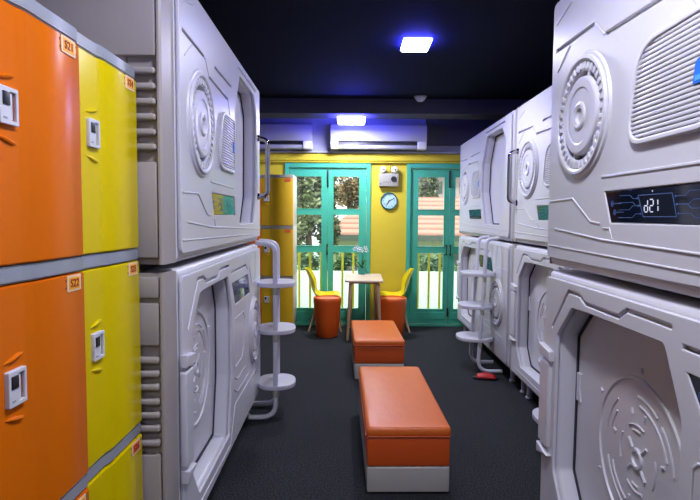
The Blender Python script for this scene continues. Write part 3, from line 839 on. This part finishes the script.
# ------------------------------------------------------------------ red slipper below the right ladder
t = thing('slipper', 'red and black slipper on the carpet under the right ladder', 'slipper', (1.27, 5.02, 0), math.radians(80))
bm = bmesh.new(); add_plate(bm, [(x*.045*(1+.12*math.sin(y*3)), y*.12) for x, y in [(math.cos(a), math.sin(a)) for a in [k*2*PI/28 for k in range(28)]]], (), t=.022, bev=.006, d0=0)
for v in bm.verts: v.co = Vector((v.co.x, v.co.z, .022-v.co.y))
bmesh.ops.recalc_face_normals(bm, faces=bm.faces); obj('sole', bm, BLACK, t)
bm = bmesh.new(); g = []
for i in range(9):
    y = -.085+i*.021; hh = .034*math.sin(PI*(i+1.2)/10.5)+.006; g.append([bm.verts.new((.043*math.cos(a), y, .018+hh*math.sin(a))) for a in [PI*k/10 for k in range(11)]])
for a, b in zip(g[:-1], g[1:]):
    for k in range(10): bm.faces.new((a[k], a[k+1], b[k+1], b[k]))
o = obj('strap', bm, REDR, t, 60); s_ = o.modifiers.new('s', 'SOLIDIFY'); s_.thickness = .006

# ------------------------------------------------------------------ outside
bm = bmesh.new(); box(bm, -4, 6, YB+.14, 9.0, -.25, -.03); struct('balcony_floor', bm, CONC)
bm = bmesh.new(); box(bm, -14, 30, 9.0, 60, -1.2, -1.0); struct('ground', bm, PAVE)
t = thing('balcony_railing', 'yellow metal balcony railing of thin upright bars outside the green doors', 'railing', (0, 8.3, -.03))
for k in range(26):
    x = -1.31+k*.1665
    bm = bmesh.new(); box(bm, x-.017, x+.017, -.012, .012, .06, 1.03, .003); obj('bar', bm, BARY, t)
bm = bmesh.new(); box(bm, -1.5, 3.1, -.025, .025, 1.03, 1.08, .004); obj('top_rail', bm, BARY, t)
bm = bmesh.new(); box(bm, -1.5, 3.1, -.02, .02, .03, .07, .004); obj('bottom_rail', bm, BARY, t)
for x in (-1.48, .85, 3.08):
    bm = bmesh.new(); box(bm, x-.025, x+.025, -.025, .025, 0, 1.08, .004); obj('post', bm, BARY, t)
bm = bmesh.new(); box(bm, -8, 16, 14.0, 14.2, -1.0, .10, .02)
tag(obj('garden_wall', bm, CONC), 'low white garden wall outside beyond the yellow railing', 'garden wall')

def foliage(bm, centre, rad, n, size, seed):
    rnd = random.Random(seed)
    blobs = [(Vector((rnd.uniform(-1, 1)*rad[0]*.62, rnd.uniform(-1, 1)*rad[1]*.62, rnd.uniform(-1, 1)*rad[2]*.68)), rnd.uniform(.28, .48)) for _ in range(16)]
    c = Vector(centre)
    for i in range(n):
        b, br = blobs[rnd.randrange(16)]
        d = Vector((rnd.gauss(0, 1), rnd.gauss(0, 1), rnd.gauss(0, 1))).normalized()*rnd.uniform(.55, 1)*br
        p = c+b+Vector((d.x*rad[0], d.y*rad[1], d.z*rad[2]))
        s = size*rnd.uniform(.6, 1.3)
        u = Vector((rnd.gauss(0, 1), rnd.gauss(0, 1), rnd.gauss(0, .6))).normalized(); v = u.cross(Vector((rnd.gauss(0, 1), rnd.gauss(0, 1), rnd.gauss(0, 1)))).normalized()
        q = [bm.verts.new(p+u*s), bm.verts.new(p+v*s*.45+u*s*.2), bm.verts.new(p-u*s*.8), bm.verts.new(p-v*s*.45+u*s*.2)]
        bm.faces.new(q)
def tree(loc, h, rad, n, m, label, size, seed, cz=None, name='leafy_tree', cat='tree', group=None):
    t = thing(name, label, cat, loc, 0, group)
    rnd = random.Random(seed+50)
    top = cz if cz else h-rad[2]
    if name == 'leafy_tree':
        bm = bmesh.new(); tube(bm, [(0, 0, 0), (.05, 0, top*.5), (0, .05, top)], .1, 10, radii=[.13, .10, .06])
        for k in range(6):
            a = k*PI/3; tube(bm, [(0, .03, top*.75), (rad[0]*.4*math.cos(a), rad[1]*.4*math.sin(a), top+rad[2]*.3), (rad[0]*.7*math.cos(a), rad[1]*.7*math.sin(a), top+rad[2]*.55*rnd.random())], .03, 6, radii=[.05, .03, .012])
        obj('trunk', bm, BARK, t)
    bm = bmesh.new(); foliage(bm, (0, 0, top), rad, n, size, seed)
    obj('foliage', bm, m, t, 0)
    return t
tree((-1.36, 16.4, -1.0), 5.6, (1.08, .9, 2.5), 14000, LEAF1, 'green leafy tree outside, filling the left pane column of the left door', .085, 1, cz=3.4)
tree((-.25, 32.5, -1.0), 5.2, (1.25, 1.0, 1.6), 3200, LEAF2, 'russet-green leafy tree outside the upper right pane of the left door', .13, 2, cz=4.0)
tree((4.55, 33, -1.0), 5.0, (.85, .7, 1.1), 1800, LEAF1, 'tree crown outside at the upper left of the right door', .13, 3, cz=4.3)
for k, (x, w_) in enumerate(((-1.1, 'lower left pane of the left door'), (-.05, 'lower right pane of the left door, behind the orchid'), (2.2, 'lower left pane of the right door'), (3.35, 'second leaf of the right door, beside the pods'))):
    tree((x, 15.0, -1.0), 1.5, (.56, .36, .8), 3000, LEAF3, 'garden shrub seen through the '+w_, .07, 20+k, cz=.8, name='garden_shrub', cat='shrub', group='shrubs behind the garden wall')

def house(name, label, x0, x1, y0, y1, zb, eave, ridge, wallm, wins, hip=1.2, rooflow=0.5):
    t = thing(name, label, 'house', ((x0+x1)/2, (y0+y1)/2, zb))
    w = (x1-x0)/2; d = (y1-y0)/2; e = eave-zb; rg = ridge-zb
    bm = bmesh.new(); box(bm, -w, w, -d, d, 0, e); obj('walls', bm, wallm, t, 0)
    o = rooflow
    bm = bmesh.new()
    b = [bm.verts.new(p) for p in ((-w-o, -d-o, e), (w+o, -d-o, e), (w+o, d+o, e), (-w-o, d+o, e))]
    r = [bm.verts.new((-w+hip, 0, rg)), bm.verts.new((w-hip, 0, rg))]
    bm.faces.new((b[0], b[1], r[1], r[0])); bm.faces.new((b[1], b[2], r[1])); bm.faces.new((b[2], b[3], r[0], r[1])); bm.faces.new((b[3], b[0], r[0])); bm.faces.new(b[::-1])
    bmesh.ops.recalc_face_normals(bm, faces=bm.faces)
    obj('roof', bm, TILES, t, 0)
    bm = bmesh.new(); box(bm, -w-o, w+o, -d-o-.06, -d-o, e-.22, e+.02); obj('gutter', bm, EAVE, t, 0)
    for (a, b_, c, d_) in wins:
        bm = bmesh.new(); box(bm, a, b_, -d-.05, -d+.02, c, d_, .01); obj('window', bm, HWIN, t, 0)
    return t
house('neighbour_house', 'cream house outside with a long terracotta tiled roof', -.9, 9.0, 22, 30, -1.0, .80, 2.5, HWALL, [(-.3, .4, .6, 1.3), (-3.8, -3.2, .5, 1.3), (.9, 1.6, .5, 1.3)], hip=2.0)
house('white_house', 'white house with a red roof in the distance beyond the terracotta roof', 4.2, 12.0, 36, 42, -1.0, 4.6, 6.4, HWHITE, [(-2.55, -2.15, 4.1, 4.9), (-1.75, -1.3, 4.1, 4.9), (-1.0, -.5, 4.1, 4.9), (-2.2, -1.9, 3.0, 3.5), (-1.5, -1.2, 3.0, 3.5)])

# ------------------------------------------------------------------ light from outside
W = bpy.data.worlds.new('World'); S.world = W; W.use_nodes = True
nt = W.node_tree; bg = nt.nodes['Background']
sky = nt.nodes.new('ShaderNodeTexSky'); sky.sky_type = 'HOSEK_WILKIE'; sky.turbidity = 5; sky.ground_albedo = .4
sky.sun_direction = Vector((-.5, -.45, .74)).normalized()
mx = nt.nodes.new('ShaderNodeMix'); mx.data_type = 'RGBA'; mx.inputs[0].default_value = .75; mx.inputs[7].default_value = (1, 1, 1, 1)
nt.links.new(sky.outputs[0], mx.inputs[6]); nt.links.new(mx.outputs[2], bg.inputs['Color'])
bg.inputs['Strength'].default_value = 2.6
sl = bpy.data.lights.new('sun', 'SUN'); sl.energy = 5.5; sl.angle = .02; sl.color = (1, .95, .88)
so = bpy.data.objects.new('sun', sl); COL.objects.link(so)
so.rotation_euler = Vector((-.5, -.45, .74)).to_track_quat('Z', 'Y').to_euler()

# ------------------------------------------------------------------ camera
p, r, y = math.radians(3.5), math.radians(.4), math.radians(-.21)
F = Vector((math.sin(y)*math.cos(p), math.cos(y)*math.cos(p), -math.sin(p)))
R = Vector((math.cos(y), -math.sin(y), 0)); U = R.cross(F)
R2 = R*math.cos(r)+U*math.sin(r); U2 = U*math.cos(r)-R*math.sin(r)
cam = bpy.data.cameras.new('camera'); cam.lens = 540/700*36; cam.sensor_width = 36; cam.clip_start = .02; cam.clip_end = 500
co = bpy.data.objects.new('camera', cam); COL.objects.link(co)
M = Matrix((R2, U2, -F)).transposed().to_4x4(); M.translation = (0, 0, EYE)
co.matrix_world = M
S.camera = co
S.view_settings.view_transform = 'Standard'; S.view_settings.look = 'None'; S.view_settings.gamma = 1; S.view_settings.use_curve_mapping = False
S.view_settings.exposure = 0.15
